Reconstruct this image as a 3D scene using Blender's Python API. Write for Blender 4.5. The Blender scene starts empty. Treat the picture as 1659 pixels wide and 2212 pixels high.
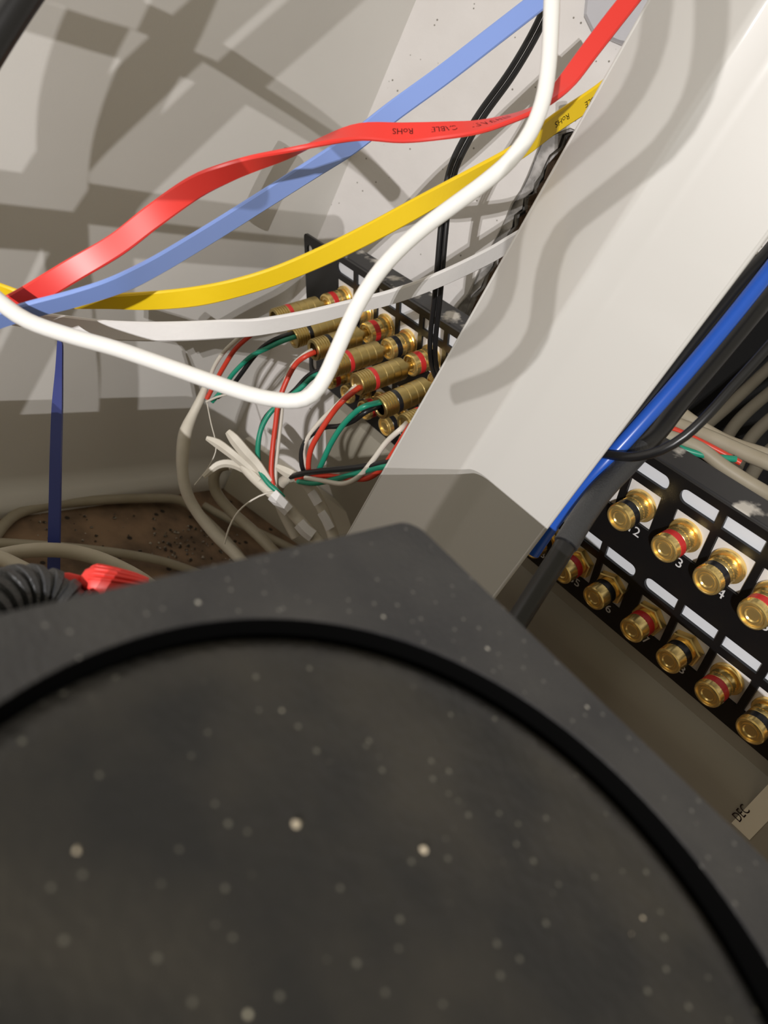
import bpy, bmesh, math, random
from mathutils import Vector, Matrix
random.seed(7)
S = bpy.context.scene
C = S.collection
MM = 0.001
FLOOR = -306.0            # floor height below the lens, mm
LIFT = 306.0              # so that the floor is z = 0

# ------------------------------------------------------------------ camera
MW = Matrix(((0.6139, 0.6642, -0.4266), (0.6610, -0.1372, 0.7377), (0.4315, -0.7348, -0.5233)))
FPX = 1602.5
cd = bpy.data.cameras.new('camera'); cam = bpy.data.objects.new('camera', cd); C.objects.link(cam)
rot = Matrix((MW.col[0], -MW.col[1], -MW.col[2])).transposed()
cam.matrix_world = Matrix.Translation((0, 0, LIFT*MM)) @ rot.to_4x4()
cd.sensor_fit = 'VERTICAL'; cd.sensor_height = 36; cd.lens = 36*FPX/2212
cd.clip_start = 0.005; cd.clip_end = 20
cd.dof.use_dof = True; cd.dof.focus_distance = 0.275; cd.dof.aperture_fstop = 19
S.camera = cam

# ------------------------------------------------------------------ world, lamps, exposure
w = bpy.data.worlds.new('world'); S.world = w; w.use_nodes = True
w.node_tree.nodes['Background'].inputs[0].default_value = (1.0, 0.90, 0.68, 1)
w.node_tree.nodes['Background'].inputs[1].default_value = 0.36
def lamp(name, loc, power, size, col=(1, .965, .95)):
    l = bpy.data.lights.new(name, 'POINT'); l.energy = power; l.shadow_soft_size = size; l.color = col
    o = bpy.data.objects.new(name, l); C.objects.link(o); o.location = Vector((loc[0], loc[1], loc[2]+LIFT))*MM
    return o
LA = (161, -420, 128); LB = (169, -417.5, 126)
lamp('work_lamp', LA, 9.0, 0.0004)
lamp('work_lamp', LB, 9.0, 0.0004)
S.view_settings.view_transform = 'Standard'; S.view_settings.look = 'None'
S.view_settings.gamma = 1; S.view_settings.use_curve_mapping = False
S.view_settings.exposure = 0.0

# ------------------------------------------------------------------ helpers
def ray(u, v): return MW @ Vector(((u-829.5)/FPX, (v-1106)/FPX, 1))
def P(u, v, d): r = ray(u, v)*d; return Vector((r.x, r.y, r.z+LIFT))     # mm, d = depth along the view
def onz(u, v, z):
    r = ray(u, v); r = r*(z/r.z); return Vector((r.x, r.y, r.z+LIFT))
def onx(u, v, x):
    r = ray(u, v); r = r*(x/r.x); return Vector((r.x, r.y, r.z+LIFT))
def onplane(u, v, p0, n):     # p0 relative to the lens
    r = ray(u, v); r = r*(p0.dot(n)/r.dot(n)); return Vector((r.x, r.y, r.z+LIFT))

def mat(name, col, rough=.5, metal=0, col2=None, nscale=60, nfac=.5, bump=0, bscale=400, spec=.5, specks=None, coat=0, detail=4, trans=0, lo=.35, hi=.7):
    m = bpy.data.materials.new(name); m.use_nodes = True; nt = m.node_tree; N = nt.nodes; L = nt.links
    b = N['Principled BSDF']; b.inputs['Roughness'].default_value = rough; b.inputs['Metallic'].default_value = metal
    b.inputs['Specular IOR Level'].default_value = spec; b.inputs['Coat Weight'].default_value = coat; b.inputs['Coat Roughness'].default_value = .08
    if trans: b.inputs['Transmission Weight'].default_value = trans
    b.inputs['Base Color'].default_value = (*col, 1)
    tc = N.new('ShaderNodeTexCoord')
    def noise(sc, dt=detail):
        n = N.new('ShaderNodeTexNoise'); n.inputs['Scale'].default_value = sc; n.inputs['Detail'].default_value = dt
        L.new(tc.outputs['Object'], n.inputs['Vector']); return n
    out = None
    if col2:
        n = noise(nscale); r = N.new('ShaderNodeMapRange'); r.inputs[1].default_value = lo; r.inputs[2].default_value = hi
        r.inputs[4].default_value = nfac
        L.new(n.outputs['Fac'], r.inputs[0])
        mx = N.new('ShaderNodeMix'); mx.data_type = 'RGBA'; mx.inputs[6].default_value = (*col, 1); mx.inputs[7].default_value = (*col2, 1)
        L.new(r.outputs[0], mx.inputs[0]); out = mx.outputs[2]
    for sp in (specks or []):
        scol, sscale, th, wid = sp
        v = N.new('ShaderNodeTexVoronoi'); v.inputs['Scale'].default_value = sscale; L.new(tc.outputs['Object'], v.inputs['Vector'])
        r = N.new('ShaderNodeMapRange'); r.inputs[1].default_value = th; r.inputs[2].default_value = th*wid; r.inputs[3].default_value = 1; r.inputs[4].default_value = 0
        L.new(v.outputs['Distance'], r.inputs[0])
        g = N.new('ShaderNodeMath'); g.operation = 'GREATER_THAN'; g.inputs[1].default_value = .62
        sx = N.new('ShaderNodeSeparateColor'); L.new(v.outputs['Color'], sx.inputs[0]); L.new(sx.outputs[0], g.inputs[0])
        k = N.new('ShaderNodeMath'); k.operation = 'MULTIPLY'; L.new(r.outputs[0], k.inputs[0]); L.new(g.outputs[0], k.inputs[1])
        mx = N.new('ShaderNodeMix'); mx.data_type = 'RGBA'; mx.inputs[6].default_value = (*col, 1); mx.inputs[7].default_value = (*scol, 1)
        if out: L.new(out, mx.inputs[6])
        L.new(k.outputs[0], mx.inputs[0]); out = mx.outputs[2]
    if out: L.new(out, b.inputs['Base Color'])
    if bump:
        n = noise(bscale, 3); bp = N.new('ShaderNodeBump'); bp.inputs['Strength'].default_value = bump; bp.inputs['Distance'].default_value = .0005
        L.new(n.outputs['Fac'], bp.inputs['Height']); L.new(bp.outputs[0], b.inputs['Normal'])
    return m

def link(name, me, m, parent=None, smooth=True):
    o = bpy.data.objects.new(name, me); C.objects.link(o)
    if m and not me.materials: me.materials.append(m)
    if parent: o.parent = parent
    if smooth:
        for p in me.polygons: p.use_smooth = True
    return o
def tag(o, label, cat, group=None):
    o['label'] = label; o['category'] = cat
    if group: o['group'] = group
    return o
def thing(name, label, cat, loc=(0, 0, 0), group=None, mw=None):
    o = bpy.data.objects.new(name, None); C.objects.link(o); o.empty_display_size = .01
    if mw is not None: o.matrix_world = mw
    else: o.location = Vector(loc)*MM
    return tag(o, label, cat, group)
def mesh(name, V, F, m, parent=None, smooth=True, org=None):
    org = Vector(org) if org is not None else Vector((0, 0, 0))
    me = bpy.data.meshes.new(name); me.from_pydata([tuple((Vector(v)-org)*MM) for v in V], [], F); me.update()
    bm = bmesh.new(); bm.from_mesh(me); bmesh.ops.recalc_face_normals(bm, faces=bm.faces); bm.to_mesh(me); bm.free()
    o = link(name, me, m, parent, smooth)
    if smooth: sharpen(me)
    return o
def sharpen(me, ang=38):
    bm = bmesh.new(); bm.from_mesh(me); a = math.radians(ang)
    for e in bm.edges:
        if len(e.link_faces) == 2 and e.calc_face_angle(0) > a: e.smooth = False
    bm.to_mesh(me); bm.free()

def smoothpath(pts, step=3.0):       # catmull-rom through tuples of equal length (vectors in mm first)
    n = len(pts); out = []
    for i in range(n-1):
        p0 = pts[max(i-1, 0)]; p1 = pts[i]; p2 = pts[i+1]; p3 = pts[min(i+2, n-1)]
        L = (Vector(p2[:3])-Vector(p1[:3])).length; k = max(2, int(L/step))
        for j in range(k):
            t = j/k; t2 = t*t; t3 = t2*t
            out.append(tuple(.5*((2*b)+(-a+c)*t+(2*a-5*b+4*c-d)*t2+(-a+3*b-3*c+d)*t3) for a, b, c, d in zip(p0, p1, p2, p3)))
    out.append(tuple(pts[-1])); return out
def tube_mesh(path, r, ns=12, cap=True):      # path of (x,y,z[,r])
    V = []; F = []; pts = [Vector(p[:3]) for p in path]; n = len(pts)
    t0 = (pts[1]-pts[0]).normalized(); up = t0.orthogonal().normalized()
    for i in range(n):
        t = (pts[min(i+1, n-1)]-pts[max(i-1, 0)]).normalized()
        up = (up - t*up.dot(t)).normalized(); s = t.cross(up)
        rr = path[i][3] if len(path[i]) > 3 else r
        for k in range(ns):
            a = 2*math.pi*k/ns; V.append(pts[i]+(up*math.cos(a)+s*math.sin(a))*rr)
    for i in range(n-1):
        for k in range(ns):
            a = i*ns+k; b = i*ns+(k+1) % ns; F.append((a, b, b+ns, a+ns))
    if cap: F.append(tuple(range(ns))[::-1]); F.append(tuple(range((n-1)*ns, n*ns)))
    return V, F
def cable(name, px, r, m, parent=None, label=None, cat='cable', group=None, step=2.5, world=False, ns=14):
    pts = [tuple(p) for p in px] if world else [tuple(P(*p[:3]))+tuple(p[3:]) for p in px]
    path = smoothpath(pts, step); V, F = tube_mesh(path, r, ns)
    org = None
    if parent is not None: org = parent.matrix_world.translation/MM if False else Vector(parent.location)/MM
    else: org = V[0]
    o = mesh(name, V, F, m, parent, org=org)
    if parent is None: o.location = Vector(org)*MM
    if label: tag(o, label, cat, group)
    return o
def lathe(prof, ns=32, knurl=None, org=None):   # prof (r, z) ; knurl: set of indices with toothed rims
    V = []; F = []
    for i, (r, z) in enumerate(prof):
        for k in range(ns):
            rr = r
            if knurl and i in knurl: rr = r + (knurl[i] if (k % 2) == 0 else -knurl[i])
            a = 2*math.pi*k/ns; V.append((rr*math.cos(a), rr*math.sin(a), z))
    for i in range(len(prof)-1):
        for k in range(ns):
            a = i*ns+k; b = i*ns+(k+1) % ns; F.append((a, b, b+ns, a+ns))
    if prof[0][0] > 0.01: F.append(tuple(range(ns))[::-1])
    if prof[-1][0] > 0.01: F.append(tuple(range((len(prof)-1)*ns, len(prof)*ns)))
    return V, F
def curve_plate(name, outlines, thick, m, parent, z=0, bevel=0):   # flat plate with holes, local XY mm, front face at z
    cu = bpy.data.curves.new(name, 'CURVE'); cu.dimensions = '2D'; cu.fill_mode = 'BOTH'; cu.extrude = thick/2*MM
    for ol in outlines:
        sp = cu.splines.new('POLY'); sp.points.add(len(ol)-1)
        for i, (x, y) in enumerate(ol): sp.points[i].co = (x*MM, y*MM, 0, 1)
        sp.use_cyclic_u = True
    o = bpy.data.objects.new('tmp', cu); C.objects.link(o)
    dg = bpy.context.evaluated_depsgraph_get(); me = bpy.data.meshes.new_from_object(o.evaluated_get(dg))
    bpy.data.objects.remove(o); bpy.data.curves.remove(cu)
    for v in me.vertices: v.co.z += (z-thick/2)*MM
    me.name = name; me.materials.clear()
    return link(name, me, m, parent, smooth=False)
def text_mesh(s, size, thick=.08):
    cu = bpy.data.curves.new('t', 'FONT'); cu.body = s; cu.size = size*MM; cu.align_x = 'CENTER'; cu.align_y = 'CENTER'; cu.extrude = thick/2*MM
    cu.resolution_u = 3
    o = bpy.data.objects.new('tmp', cu); C.objects.link(o)
    dg = bpy.context.evaluated_depsgraph_get(); me = bpy.data.meshes.new_from_object(o.evaluated_get(dg))
    V = [v.co.copy()/MM for v in me.vertices]; F = [tuple(p.vertices) for p in me.polygons]
    bpy.data.objects.remove(o); bpy.data.curves.remove(cu); bpy.data.meshes.remove(me)
    return V, F
def box(V, F, x0, x1, y0, y1, z0, z1):
    b = len(V); V += [(x, y, z) for z in (z0, z1) for y in (y0, y1) for x in (x0, x1)]
    F += [tuple(b+i for i in f) for f in ((0, 2, 3, 1), (4, 5, 7, 6), (0, 1, 5, 4), (2, 6, 7, 3), (0, 4, 6, 2), (1, 3, 7, 5))]

# ------------------------------------------------------------------ materials
M = dict(
 steel=mat('white_paint_steel', (.71, .695, .665), .38, col2=(.67, .655, .62), nscale=25, nfac=.5, bump=.05, bscale=900),
 railm=mat('gloss_white_rail', (.56, .55, .525), .38, bump=.03, bscale=200, col2=(.545, .535, .51), nscale=12, coat=.06, spec=.25),
 plaster=mat('painted_plaster', (.76, .735, .72), .7, col2=(.66, .63, .61), nscale=30, nfac=.5, bump=.6, bscale=160, specks=[((.22, .20, .17), 200, .075, 1.5)]),
 lower=mat('beige_sheet', (.60, .56, .47), .45, col2=(.44, .41, .33), nscale=20, nfac=.6),
 mortar=mat('grey_mortar', (.25, .24, .23), .9, col2=(.55, .53, .52), nscale=90, nfac=.9, bump=1, bscale=300, lo=.45, hi=.6),
 brick=mat('brown_masonry', (.12, .07, .042), .95, col2=(.26, .18, .12), nscale=120, nfac=.8, bump=1, bscale=250),
 dark=mat('void_shade_black', (.004, .004, .004), .9),  # near-black colour stands in for the shade inside the wall hole
 chip=mat('brown_chipboard', (.30, .195, .12), .85, col2=(.05, .035, .025), nscale=45, nfac=.8, bump=.6, bscale=350, specks=[((.03, .022, .016), 130, .16, 1.5)]),
 black=mat('black_powder_coat', (.006, .006, .007), .38, bump=.1, bscale=2500),
 flange=mat('scuffed_black_steel', (.022, .022, .024), .42, col2=(.55, .52, .47), nscale=70, nfac=1.0, lo=.54, hi=.62, detail=10),
 flangel=mat('black_steel_edge', (.022, .022, .024), .45),
 insert=mat('white_plastic_insert', (.78, .76, .74), .5),
 labelw=mat('white_label_strip', (.80, .83, .88), .55),
 ink=mat('white_printed_ink', (.75, .75, .75), .6),
 blackink=mat('black_printed_ink', (.03, .01, .01), .6),
 gold=mat('polished_gold_plate', (1.0, .74, .28), .26, .85),
 goldb=mat('brushed_gold_plate', (.62, .48, .20), .34, 1, bump=.2, bscale=3000),
 redr=mat('red_ring_plastic', (.62, .03, .03), .35), blackr=mat('black_ring_plastic', (.012, .012, .015), .3),
 red=mat('red_flat_cable', (.80, .045, .035), .38), lblue=mat('light_blue_flat_cable', (.24, .36, .78), .36),
 yellow=mat('yellow_flat_cable', (.86, .60, .012), .42, bump=.15, bscale=400), wflat=mat('white_flat_cable', (.72, .71, .70), .5, bump=.15, bscale=500),
 wround=mat('white_round_cable', (.86, .86, .83), .4), blackc=mat('black_cable', (.010, .010, .011), .32),
 blackg=mat('dark_grey_sleeve', (.035, .036, .038), .42, bump=.5, bscale=1500), blue=mat('blue_cable', (.02, .10, .50), .28),
 navy=mat('navy_tie', (.018, .03, .17), .35), beige=mat('beige_cable', (.38, .34, .26), .5, col2=(.28, .235, .16), nscale=60, nfac=.6),
 beige_shade=mat('shaded_beige_cable', (.13, .115, .085), .6, col2=(.10, .085, .06), nscale=60), matteblack=mat('matte_black', (.0015, .0015, .0015), .95, spec=.03),  # rear cables' beige darkened to stand in for shade
 blankm=mat('dull_beige_steel', (.37, .345, .28), .5, col2=(.32, .295, .235), nscale=20, nfac=.6),
 jacket=mat('white_jacket', (.66, .62, .53), .5, col2=(.5, .46, .38), nscale=90, nfac=.5),
 wred=mat('red_wire', (.62, .05, .025), .4), wwhite=mat('white_wire', (.68, .64, .56), .42), wgreen=mat('green_wire', (.015, .27, .17), .38), wblack=mat('black_wire', (.012, .013, .014), .35),
 plast=mat('clear_plastic', (.75, .75, .80), .25, trans=.4),
 slab=mat('dusty_black_plastic', (.022, .022, .024), .5, col2=(.055, .053, .05), nscale=60, nfac=.7, bump=.5, bscale=1100, specks=[((.16, .155, .14), 600, .10, 1.8), ((.50, .48, .42), 200, .04, 1.7)]),
 disc=mat('dusty_black_dish', (.012, .012, .012), .42, col2=(.036, .032, .025), nscale=70, nfac=.8, bump=.6, bscale=700, specks=[((.13, .125, .10), 520, .10, 1.8), ((.45, .42, .32), 170, .035, 1.7)]),
 tape=mat('cream_label_tape', (.88, .82, .66), .5), dust=mat('dust_crumb', (.42, .36, .26), .9), redp=mat('red_ribbed_plastic', (.78, .04, .03), .45),
)

# ------------------------------------------------------------------ setting
XW = -310.0
cr = onx(700, 480, XW); CY = cr.y                     # corner of left wall and back wall
BD = Vector((.94, .34, 0)).normalized(); BN = Vector((BD.y, -BD.x, 0))
BP = Vector((XW, CY, 0))
def onback(u, v): return onplane(u, v, BP, BN)
def struct(o): o['kind'] = 'structure'; return o
lipz = onx(450, 1010, XW).z
# left wall profile extruded along y
prof = [(XW, 620), (XW, lipz+10), (XW+1.5, lipz+5), (XW+5, lipz+1), (XW+9, lipz-2), (XW+10.5, lipz-7), (XW+10.5, 0), (XW-6, 0), (XW-6, 620)]
V = []; F = []
for y in (-350, CY+4): V += [(x, y, z) for x, z in prof]
n = len(prof)
for i in range(n): F.append((i, (i+1) % n, n+(i+1) % n, n+i))
F += [tuple(range(n))[::-1], tuple(range(n, 2*n))]
struct(mesh('wall_left', V, F, M['steel']))
# floor
V = []; F = []; box(V, F, XW-6, 420, -350, 700, -8, 0)
struct(mesh('floor', V, F, M['chip'], smooth=False))
# back wall with a ragged hole, built in wall plane coordinates (s along BD, z)
def sz(u, v):
    p = onback(u, v); q = p-BP; return (q.x*BD.x+q.y*BD.y, p.z)
hole_px = [(1236, 282), (1214, 290), (1206, 318), (1186, 334), (1172, 352), (1163, 380), (1150, 392), (1148, 415), (1130, 428), (1126, 452), (1110, 462), (1104, 492), (1092, 505), (1082, 532), (1066, 548), (1060, 575), (1044, 596), (1036, 622), (1018, 640), (1004, 675), (990, 720)]
inner_px = [(1240, 290), (1226, 300), (1218, 330), (1210, 352), (1196, 372), (1190, 398), (1172, 415), (1166, 438), (1156, 460), (1150, 482), (1134, 500), (1128, 528), (1112, 552), (1108, 578), (1090, 600), (1084, 628), (1070, 650), (1062, 690), (1050, 720)]
outer_px = [(1232, 276), (1190, 290), (1165, 310), (1152, 345), (1138, 380), (1124, 410), (1104, 440), (1092, 470), (1078, 500), (1064, 525), (1048, 555), (1036, 580), (1024, 605), (1010, 635), (985, 665), (975, 720)]
right_top = [(1659+60, 540), (1640, 552), (1622, 545), (1560, 500), (1450, 400), (1330, 320)]
def ring_from(left):
    a = [sz(*p) for p in left]; smax = 520
    b = [(a[-1][0]+5, 30), (smax, 30)]
    c = [sz(*p) for p in right_top]; c = [(smax, c[0][1]+10)]+c
    return a+b+c
H1 = ring_from(outer_px); H2 = ring_from(hole_px)
def wallplate(name, outlines, thick, m, off=0):
    root = bpy.data.objects.new('tmpE', None)
    me_o = curve_plate(name, outlines, thick, m, None, z=0)
    # local X -> BD, local Y -> world Z, local Z -> -BN? (towards the room)
    R3 = Matrix((BD, Vector((0, 0, 1)), BN)).transposed().to_4x4()
    me_o.matrix_world = Matrix.Translation((BP+BN*off)*MM) @ R3
    bpy.data.objects.remove(root)
    return me_o
struct(wallplate('wall_back', [[(-8, 0), (640, 0), (640, 620), (-8, 620)], H1], 14, M['plaster']))
mo = wallplate('trim_1', [H1, H2], 7, M['mortar'], off=-3); struct(mo)
# rough relief on the mortar
me = mo.data; bm = bmesh.new(); bm.from_mesh(me)
bmesh.ops.subdivide_edges(bm, edges=[e for e in bm.edges if e.calc_length() > .02], cuts=3)
for v in bm.verts: v.co += Vector((random.uniform(-1, 1), random.uniform(-1, 1), random.uniform(-2.0, 1.0)))*.0008
bm.to_mesh(me); bm.free()
# reveal of the hole, and a near-black sheet standing in for shade behind
V = []; F = []; n = len(H2)
def wp(s, z, o): q = BP+BD*s+BN*o; return (q.x, q.y, z)
for o_, g in ((-9.5, 0), (-70, 3), (-150, 6)):
    for s, z in H2: V.append(wp(s+g+random.uniform(-2, 2), z+random.uniform(-2, 2), o_))
for l in range(2):
    for i in range(n): F.append((l*n+i, l*n+(i+1) % n, (l+1)*n+(i+1) % n, (l+1)*n+i))
struct(mesh('trim_2', V, F, M['brick'], smooth=False))
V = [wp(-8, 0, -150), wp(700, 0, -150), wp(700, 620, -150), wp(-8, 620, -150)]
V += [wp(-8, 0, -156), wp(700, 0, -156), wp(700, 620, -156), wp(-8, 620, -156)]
struct(mesh('rear_shade_sheet', V, [(0, 1, 2, 3), (7, 6, 5, 4), (0, 4, 5, 1), (1, 5, 6, 2), (2, 6, 7, 3), (3, 7, 4, 0)], M['dark'], smooth=False))
# beige lower sheet standing in front of the back wall
zt = onback(600, 985).z
V = []; F = []
def bb(s0, s1, z0, z1, o0, o1, V, F):
    b = len(V); V += [wp(s, z, o) for o in (o0, o1) for z in (z0, z1) for s in (s0, s1)]
    F += [tuple(b+i for i in f) for f in ((0, 2, 3, 1), (4, 5, 7, 6), (0, 1, 5, 4), (2, 6, 7, 3), (0, 4, 6, 2), (1, 3, 7, 5))]
bb(10, 560, 0, zt, 1, 6, V, F)
struct(mesh('baseboard_back', V, F, M['lower'], smooth=False))

# ------------------------------------------------------------------ rack rail (folded upright)
rail = thing('rack_rail', 'glossy off-white folded steel upright slanting across the right half', 'rack rail', (-95, 205, 0))
YR = 208.0
def vline(k, y): return (k*y, y)
A = vline(-.622, 218); B = vline(-.491, 200); Bc = vline(-.438, 204.6); D_ = vline(-.3175, 212)
def sheet(path, th, z0, z1):
    n = len(path); V = []; F = []
    offs = []
    for i in range(n):
        a = Vector(path[max(i-1, 0)]); b = Vector(path[min(i+1, n-1)]); t = (b-a).normalized(); nn = Vector((-t.y, t.x)); offs.append(nn*th)
    for z in (z0, z1):
        V += [(p[0], p[1], z) for p in path] + [(p[0]+o.x, p[1]+o.y, z) for p, o in zip(path, offs)]
    m = 2*n
    for i in range(n-1):
        F.append((i, i+1, m+i+1, m+i)); F.append((n+i, m+n+i, m+n+i+1, n+i+1))
        F.append((i, n+i, n+i+1, i+1)); F.append((m+i, m+i+1, m+n+i+1, m+n+i))
    F.append((0, m, m+n, n)); F.append((n-1, 2*n-1, m+2*n-1, m+n-1))
    return V, F
def fillet(pts, r, k=5):
    out = [pts[0]]
    for i in range(1, len(pts)-1):
        p = Vector(pts[i]); a = (Vector(pts[i-1])-p).normalized(); b = (Vector(pts[i+1])-p).normalized()
        s = p+a*r; e = p+b*r
        for j in range(k+1):
            t = j/k; q = s*(1-t)**2+p*2*t*(1-t)+e*t*t; out.append((q.x, q.y))
    out.append(pts[-1]); return out
rp = fillet([A, B, Bc, D_], 1.6)
V, F = sheet(rp, 1.5, 40, 520)
mesh('front_web', V, F, M['railm'], rail, org=(-95, 205, 0))
rail['part_note'] = ''
del rail['part_note']
for q in (A, D_):
    V, F = tube_mesh([(q[0], q[1]+.5, 40), (q[0], q[1]+.5, 520)], .75, 10); mesh('hemmed_edge', V, F, M['railm'], rail, org=(-95, 205, 0))
# side returns bent backwards
V, F = sheet([(D_[0]-.4, D_[1]+.6), (D_[0]-8, D_[1]+22)], 1.5, 40, 520)
mesh('side_return', V, F, M['railm'], rail, org=(-95, 205, 0), smooth=False)

# ------------------------------------------------------------------ patch panel frame
Rp = Matrix(((0.5938803756911111, 0.032984105092009997, -0.8038769484067064), (0.5606139448684506, -0.7336262009791843, 0.38406327870988144), (-0.5770772081683985, -0.6787522714846923, -0.45417755312745367)))
tp = Vector((-27.579339524063016, -67.64707908767018, 435.14475353282484))
RW = MW @ Rp; tw = MW @ tp
U_, s_, _ = RW.to_quaternion(), None, None
PM = Matrix.Translation(Vector((tw.x, tw.y, tw.z+LIFT))*MM) @ U_.to_matrix().to_4x4()
panel = thing('patch_panel', 'black two-row numbered patch panel with gold speaker binding posts, tilted behind the rail', 'patch panel', mw=PM)
PP = 17.6; G = 1.97
def colx(n): return (n-1)*PP + (G if n > 12 else 0)
def rrect(x0, x1, y0, y1, rl=0, rr=0, k=6):
    pts = []
    def arc(cx, cy, r, a0, a1):
        if r <= 0: pts.append((cx, cy)); return
        for j in range(k+1):
            a = math.radians(a0+(a1-a0)*j/k); pts.append((cx+r*math.cos(a), cy+r*math.sin(a)))
    arc(x0+rl, y0+rl, rl, 180, 270); arc(x1-rr, y0+rr, rr, 270, 360); arc(x1-rr, y1-rr, rr, 0, 90); arc(x0+rl, y1-rl, rl, 90, 180)
    return pts
lev = [(83.5, 77.6, 74.1, 57.45), (38.3, 32.3, 28.5, 12.5)]
outl = [rrect(-30, 454, 0, 87, 2.5, 2.5)]
for x in (-24.5, 448.5):
    for y in (76, 11): outl.append(rrect(x-2.6, x+2.6, y-6, y+6, 2.6, 2.6))
hb = 1.41
for row in lev:
    for n in range(1, 25):
        x0 = colx(n)+hb; x1 = colx(n)+PP-hb
        if n in (1, 13): rl = 2.7
        else: rl = 0
        rr = 2.7 if n in (12, 24) else 0
        outl.append(rrect(x0, x1, row[1], row[0], rl, rr))
        px0 = x0+(1.0 if n == 13 else 0); px1 = x1-(1.0 if n == 12 else 0)
        outl.append(rrect(px0, px1, row[3], row[2], .3, .3, 2))
curve_plate('face_plate', outl, 1.2, M['black'], panel)
# flanges
V = []; F = []; box(V, F, 1, 423, 85.4, 87, -14, -1.6); mesh('top_flange', V, F, M['flange'], panel, smooth=False)
bpy.context.view_layer.update()
fl = panel.children[-1]; md = fl.modifiers.new('b', 'BEVEL'); md.width = .0012; md.segments = 3
V = []; F = []; box(V, F, 1, 423, 0, 1.4, -12, -1.6); mesh('bottom_flange', V, F, M['flangel'], panel, smooth=False)
# raised crossbars of the cable strips: white label strips behind the slots
for r_i, row in enumerate(lev):
    for a, b in ((1, 12), (13, 24)):
        V = []; F = []; box(V, F, colx(a)+.5, colx(b)+PP-.5, row[1]-1, row[0]+1, -1.9, -1.22)
        mesh('label_strip', V, F, M['labelw'], panel, smooth=False)
# printed numbers
for r_i, row in enumerate(lev):
    for n in range(1, 25):
        tv, tf = text_mesh(str(n+24*r_i), 6.2)
        mesh('printed_number', [(v.x+colx(n)+PP*.5+.6, v.y+row[3]-3.9, v.z+.05) for v in tv], tf, M['ink'], panel, smooth=False)
# keystone inserts (shared mesh)
V = []; F = []; w_ = PP/2-hb-.15; h_ = 8.2
box(V, F, -w_, w_, -h_, h_, -9, -.9)
V += [(-w_, h_, -.9), (w_, h_, -.9), (w_, h_-1.2, -.2), (-w_, h_-1.2, -.2)]
ime = None; ims = []
post_me = {}
def diamond(prof):     # toothed rows alternating phase
    return prof
def mk(name, V, F, m):
    me = bpy.data.meshes.new(name); me.from_pydata([tuple(Vector(v)*MM) for v in V], [], F); me.update()
    bm = bmesh.new(); bm.from_mesh(me); bmesh.ops.recalc_face_normals(bm, faces=bm.faces)
    a = math.radians(33)
    for f in bm.faces: f.smooth = True
    for e in bm.edges:
        if len(e.link_faces) == 2 and e.calc_face_angle(0) > a: e.smooth = False
    bm.to_mesh(me); bm.free(); me.materials.append(m); return me
V = []; F = []; box(V, F, -w_, w_, -h_, h_, -9, -.9); ins_me = mk('keystone_insert', V, F, M['insert'])
def knurlband(V, F, r, z0, z1, rows, ns=56, d=.13):    # diamond knurl: alternate phase per row
    b = len(V)
    for i in range(rows+1):
        z = z0+(z1-z0)*i/rows
        for k in range(ns):
            a = 2*math.pi*(k+.5*(i % 2)*0)/ns; rr = r+(d if (k+i) % 2 else -d)
            V.append((rr*math.cos(a), rr*math.sin(a), z))
    for i in range(rows):
        for k in range(ns):
            p = b+i*ns+k; q = b+i*ns+(k+1) % ns; F.append((p, q, q+ns, p+ns))
def add(V, F, v2, f2): b = len(V); V += v2; F += [tuple(b+i for i in f) for f in f2]
front = [(5.25, 11.6), (5.0, 12.2), (4.5, 12.35), (4.25, 12.2), (4.1, 11.4), (3.3, 11.25), (3.0, 11.9), (2.5, 12.0), (2.1, 11.6), (1.9, 7.0), (0.0, 7.0)]
def post(kind):
    V = []; F = []
    if kind == 'round':
        add(V, F, *lathe([(4.5, -1), (6.4, -.9), (6.5, -.5), (6.5, .5), (6.2, .9), (4.7, 1.0), (4.7, 1.7), (5.05, 1.8)], 40))
        knurlband(V, F, 5.1, 1.8, 4.0, 4); add(V, F, *lathe([(5.1, 4.0), (4.85, 4.1), (4.85, 4.4), (5.1, 4.5)], 40)); knurlband(V, F, 5.1, 4.5, 6.3, 3)
        add(V, F, *lathe([(5.1, 6.3), (4.9, 6.5), (4.9, 9.4), (5.2, 9.5)], 40))
        knurlband(V, F, 5.25, 9.5, 11.6, 1, 72, .12); add(V, F, *lathe(front, 40))
    else:
        hx = lathe([(4.2, -1), (7.2, -1), (7.2, 1.6), (6.7, 2.1), (4.6, 2.2)], 6); add(V, F, *hx)
        add(V, F, *lathe([(4.6, 2.2), (4.75, 3.2), (4.9, 3.3), (4.9, 6.6), (5.0, 6.7)], 40))
        knurlband(V, F, 5.15, 6.7, 10.8, 5, 56, .1); add(V, F, *lathe([(r, z-.8) for r, z in front], 40))
    return mk('binding_post', V, F, M['gold'])
post_me['round'] = post('round'); post_me['hex'] = post('hex')
def ringm(z0, z1, r, m, name='colour_ring'):
    V, F = lathe([(r-.6, z0), (r-.1, z0), (r, z0+.15), (r, z1-.15), (r-.1, z1), (r-.6, z1)], 40); return mk(name, V, F, m)
rings = {(k, c): ringm(*z, 5.28, M[c+'r']) for k, z in (('round', (6.5, 9.4)), ('hex', (3.6, 6.5))) for c in ('red', 'black')}
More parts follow.
